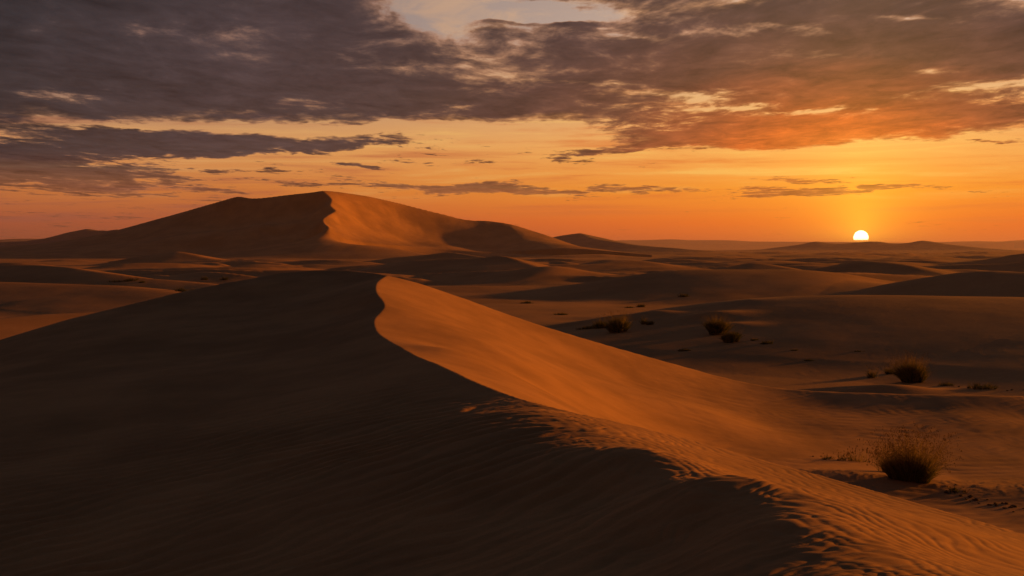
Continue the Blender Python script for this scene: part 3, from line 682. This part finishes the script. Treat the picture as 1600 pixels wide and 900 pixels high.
def tuft(name, cat, label, px, py, sheet, h_, rad, nb, ng, seed, group=None, w=0.006, lean=(0, 0), gold_len=1.0, twigs=0):
    """a clump of arching blades with paler seed stalks standing out of it"""
    rr = random.Random(seed); x, y, z = land(px, py, sheet); f = interp_f if sheet == 'f' else ground_z
    root = link(bpy.data.objects.new(name, None)); root.location = (x, y, z); root.empty_display_size = 0.1
    root['label'] = label; root['category'] = cat
    if group: root['group'] = group
    lobes = [(rr.uniform(-.85, .85) * rad, rr.uniform(-.4, .4) * rad, rr.uniform(.4, 1.12)) for _ in range(6)]
    def foot():
        lx, ly, lh = lobes[rr.randrange(6)] if rr.random() < 0.75 else (0, 0, 1.0)
        a = rr.uniform(0, 6.283); q = rad * 0.42 * math.sqrt(rr.random()); ux, uy = lx * .7 + q * math.cos(a), ly * .7 + q * math.sin(a)
        return ux, uy, f(x + ux, y + uy) - z - 0.02, lh
    def direc(ux, uy, spread):
        a = rr.uniform(0, 6.283); k = spread * math.sqrt(rr.random())
        return (ux / rad * 0.55 + k * math.cos(a) + lean[0], uy / rad * 0.55 + k * math.sin(a) + lean[1], 1.0)
    m = MB()
    for _ in range(nb):
        ux, uy, uz, lh = foot(); d = direc(ux, uy, 0.48); L = h_ * lh * rr.uniform(0.40, 0.90)
        m.blade((ux, uy, uz), d, L, w * rr.uniform(0.7, 1.3), (d[0] * 0.6 + rr.uniform(-.6, .6), d[1] * 0.6 + rr.uniform(-.6, .6), rr.uniform(0.1, 1.2)), rr)
    m.build('foliage', M_blade, root)['kind'] = 'stuff'
    if ng:
        m = MB()
        for _ in range(ng):
            ux, uy, uz, lh = foot(); d = direc(ux, uy, 0.50); L = h_ * lh * rr.uniform(0.80, 1.30) * gold_len
            q = m.blade((ux, uy, uz), d, L, w * 0.45, (d[0] * 0.4 + rr.uniform(-.35, .35), rr.uniform(-.35, .35), rr.uniform(0, .7)), rr, 4)
            if rr.random() < 0.75:
                for k in range(rr.randint(3, 7)):
                    c = q + Vector((rr.uniform(-.05, .05), rr.uniform(-.05, .05), rr.uniform(-.16, .02))) * (h_ / 1.4)
                    m.head(c, 0.006 + 0.002 * h_, 0.018 * rr.uniform(.7, 1.4), (rr.uniform(-.4, .4), rr.uniform(-.4, .4), 1))
        m.build('seed_stalks', M_gold, root)['kind'] = 'stuff'
    if twigs:
        m = MB()
        for _ in range(twigs):
            p = Vector((rr.uniform(-rad, rad) * .5, rr.uniform(-rad, rad) * .4, 0)); p.z = f(x + p.x, y + p.y) - z - 0.02
            d = Vector((rr.uniform(-.7, .7), rr.uniform(-.5, .5), 1)).normalized(); r0 = 0.008 + 0.008 * h_
            for k in range(4):
                q = p + d * h_ * rr.uniform(0.12, 0.25); m.tube(p, q, r0, r0 * .72); r0 *= .72
                for _b in range(2):
                    e = (d + Vector((rr.uniform(-1, 1), rr.uniform(-1, 1), rr.uniform(-.3, .5)))).normalized(); m.tube(q, q + e * h_ * rr.uniform(.06, .18), r0 * .7, r0 * .2)
                p = q; d = (d + Vector((rr.uniform(-.4, .4), rr.uniform(-.4, .4), 0.1))).normalized()
        m.build('twigs', M_twig, root)['kind'] = 'stuff'
    return root

tuft('desert_shrub', 'shrub', 'largest and nearest dark shrub with pale wispy seed heads, in the hollow at the right', 1424, 752, 'f', 1.08, 0.58, 3000, 900, 1, w=0.0058, twigs=14, lean=(0.04, 0), gold_len=1.12)
tuft('grass_tuft', 'grass tuft', 'thin wispy dry stalks at the left foot of the nearest shrub', 1388, 738, 'f', 0.75, 0.30, 160, 90, 2, w=0.005)
tuft('grass_tuft', 'grass tuft', 'sparse golden stalks on the small sand ledge left of the nearest shrub', 1342, 722, 'f', 0.42, 0.40, 60, 60, 3, w=0.005)
tuft('dry_sprig', 'dry plant', 'tiny dead sprig at the left end of the ledge left of the nearest shrub', 1292, 718, 'f', 0.22, 0.22, 60, 6, 4, w=0.005, twigs=3)
tuft('dry_sprig', 'dry plant', 'small dead sprig midway along the ledge left of the nearest shrub', 1315, 720, 'f', 0.30, 0.25, 40, 14, 5, w=0.005, twigs=3)
tuft('dry_sprig', 'dry plant', 'small dark withered sprig just right of the nearest shrub', 1490, 771, 'f', 0.26, 0.22, 70, 6, 6, w=0.006, twigs=4)
tuft('dry_sprig', 'dry plant', 'tiny upright dead twig right of the withered sprig by the nearest shrub', 1508, 771, 'f', 0.22, 0.1, 8, 3, 7, w=0.005, twigs=2)
tuft('grass_tuft', 'grass tuft', 'round dark grass clump with glowing tips on the right end of a shaded sand mound', 1428, 598, 'g', 1.35, 0.56, 3200, 520, 11, w=0.011, gold_len=0.95)
tuft('grass_tuft', 'grass tuft', 'small sparse tuft at the left end of the shaded sand mound', 1362, 591, 'g', 0.62, 0.30, 120, 40, 12, w=0.011)
tuft('grass_tuft', 'grass tuft', 'small dark tuft on top of the shaded sand mound beside the round clump', 1391, 585, 'g', 0.50, 0.38, 180, 50, 13, w=0.011)
tuft('dry_sprig', 'dry plant', 'low leafy plant on the sand just right of the round glowing clump', 1478, 603, 'g', 0.30, 0.5, 120, 8, 14, w=0.014, twigs=4)
tuft('dry_sprig', 'dry plant', 'two bare upright stems on a flat dark patch near the right edge', 1532, 608, 'g', 0.55, 0.75, 220, 4, 15, w=0.012, twigs=5, lean=(0.05, 0))
tuft('grass_tuft', 'grass tuft', 'wispy golden topped clump on a mound left of the darker pair', 966, 519, 'g', 1.45, 0.78, 2200, 420, 21, w=0.015, gold_len=0.95)
tuft('grass_tuft', 'grass tuft', 'low dark tuft immediately left of the wispy golden topped clump', 937, 513, 'g', 0.85, 0.75, 700, 60, 22, w=0.015)
tuft('grass_tuft', 'grass tuft', 'flat dark growth trailing left along the ridge from the low dark tuft', 918, 514, 'g', 0.38, 0.9, 320, 10, 23, w=0.015)
tuft('dry_sprig', 'dry plant', 'tiny upright dark sprig on the lit mound right of the wispy golden topped clump', 1006, 507, 'g', 0.75, 0.22, 90, 6, 24, w=0.015, twigs=2)
tuft('dry_sprig', 'dry plant', 'squat dark sprig beside the tiny upright one on the lit mound', 1017, 508, 'g', 0.48, 0.40, 260, 6, 25, w=0.015)
tuft('grass_tuft', 'grass tuft', 'darkest rounded clump in the middle of the plain below the broad smooth dune', 1116, 523, 'g', 1.40, 0.80, 2600, 300, 26, w=0.015, gold_len=0.92)
tuft('grass_tuft', 'grass tuft', 'smaller dark clump in front and to the right of the darkest rounded clump', 1145, 535, 'g', 0.95, 0.62, 1500, 60, 27, w=0.014)
low_spots = [
 (1196, 537, 0.34, 0.70, 'low dark mat of dry growth right of the pair of dark clumps, larger one'),
 (1178, 532, 0.22, 0.45, 'tiny dark mat of dry growth between the smaller dark clump and the larger mat'),
 (1068, 549, 0.26, 0.50, 'lone flat dark mat on the sand behind the edge of the glowing slope'),
 (985, 481, 0.35, 1.0, 'far flat dark growth on the plain just above the wispy golden topped clump'),
 (1001, 480, 0.7, 0.7, 'far small dark tuft right of the flat growth above the golden topped clump'),
 (1070, 464, 0.7, 1.2, 'far faint dark tuft on the slope of the long low dune'),
 (824, 474, 0.6, 1.2, 'far flat dark tuft just beyond the upper edge of the glowing slope'),
 (880, 492, 0.45, 1.4, 'far flat dark growth left of centre on the pale plain behind the glowing slope'),
 (1263, 565, 0.16, 0.45, 'small dark speck of dry growth on the plain left of the shaded sand mound'),
 (1240, 548, 0.12, 0.5, 'thin dark line of dry growth below the broad smooth dune'),
 (1340, 550, 0.12, 0.6, 'faint dark patch of growth on the plain above the shaded sand mound'),
 (203, 440, 1.0, 1.6, 'dark clump of shrubs on the glowing ridge at the left, the largest there'),
 (184, 441, 0.55, 2.4, 'long low dark growth left of the largest clump on the glowing ridge'),
 (223, 442, 0.6, 1.2, 'small dark growth right of the largest clump on the glowing ridge'),
 (284, 456, 0.9, 1.0, 'left one of two small dark shrubs low on the glowing ridge near the dark slope'),
 (300, 456, 0.8, 1.0, 'right one of two small dark shrubs low on the glowing ridge near the dark slope'),
 (320, 438, 1.1, 1.2, 'left one of two far tiny shrubs on the brown flat above the dark slope'),
 (350, 438, 1.1, 1.2, 'right one of two far tiny shrubs on the brown flat above the dark slope'),
]
for i, (px, py, h_, rad, lab) in enumerate(low_spots):
    tuft('low_shrub', 'shrub', lab, px, py, 'g', h_ * 0.85, rad * 0.85, 240, 14, 60 + i, w=0.014 * (1 + h_))

# ================================================================== CLODS OF SAND AND PEBBLES
def clod_mesh(seed):
    rr = random.Random(seed); ico = []
    t = (1 + 5 ** .5) / 2
    v = [Vector(p).normalized() for p in ((-1, t, 0), (1, t, 0), (-1, -t, 0), (1, -t, 0), (0, -1, t), (0, 1, t), (0, -1, -t), (0, 1, -t), (t, 0, -1), (t, 0, 1), (-t, 0, -1), (-t, 0, 1))]
    f = [(0, 11, 5), (0, 5, 1), (0, 1, 7), (0, 7, 10), (0, 10, 11), (1, 5, 9), (5, 11, 4), (11, 10, 2), (10, 7, 6), (7, 1, 8), (3, 9, 4), (3, 4, 2), (3, 2, 6), (3, 6, 8), (3, 8, 9), (4, 9, 5), (2, 4, 11), (6, 2, 10), (8, 6, 7), (9, 8, 1)]
    me = bpy.data.meshes.new('clod'); me.from_pydata([tuple(p * rr.uniform(.75, 1.2)) for p in v], [], f); me.materials.append(M_stone); return me
M_stone = sand_material('dark_clod', (0.10, 0.06, 0.035))
clods = [clod_mesh(i) for i in range(5)]
rr = random.Random(5)
def scatter(n, f_px, f_py, sheet, size, label, group):
    for i in range(n):
        t = i / max(1, n - 1); px, py = f_px(t), f_py(t)
        x, y, z = land(px, py, sheet); s_ = size * rr.uniform(0.5, 1.3)
        o = link(bpy.data.objects.new('clod', clods[rr.randrange(5)])); o.location = (x, y, z + s_ * 0.15); o.rotation_euler = (rr.uniform(0, .5), rr.uniform(0, .5), rr.uniform(0, 6))
        o.scale = (s_ * rr.uniform(.9, 1.6), s_ * rr.uniform(.8, 1.2), s_ * 0.6)
        o['label'] = label; o['category'] = 'clod'; o['group'] = group
scatter(26, lambda t: 1478 + 118 * t + rr.uniform(-5, 5), lambda t: 768 + 30 * t + rr.uniform(-7, 7), 'f', 0.055, 'small dark clod in the crumbly trail right of the nearest shrub', 'clods trailing right of the nearest shrub')
scatter(8, lambda t: 1272 + 90 * t + rr.uniform(-4, 4), lambda t: 716 + 5 * t + rr.uniform(-2, 2), 'f', 0.05, 'small dark clod on the ledge left of the nearest shrub', 'clods on the ledge left of the nearest shrub')
scatter(9, lambda t: 1488 + 110 * t + rr.uniform(-4, 4), lambda t: 603 + 10 * t + rr.uniform(-2, 2), 'g', 0.09, 'small dark clod on the flat sand right of the round glowing clump', 'clods right of the round glowing clump')
print('SCENE DONE')
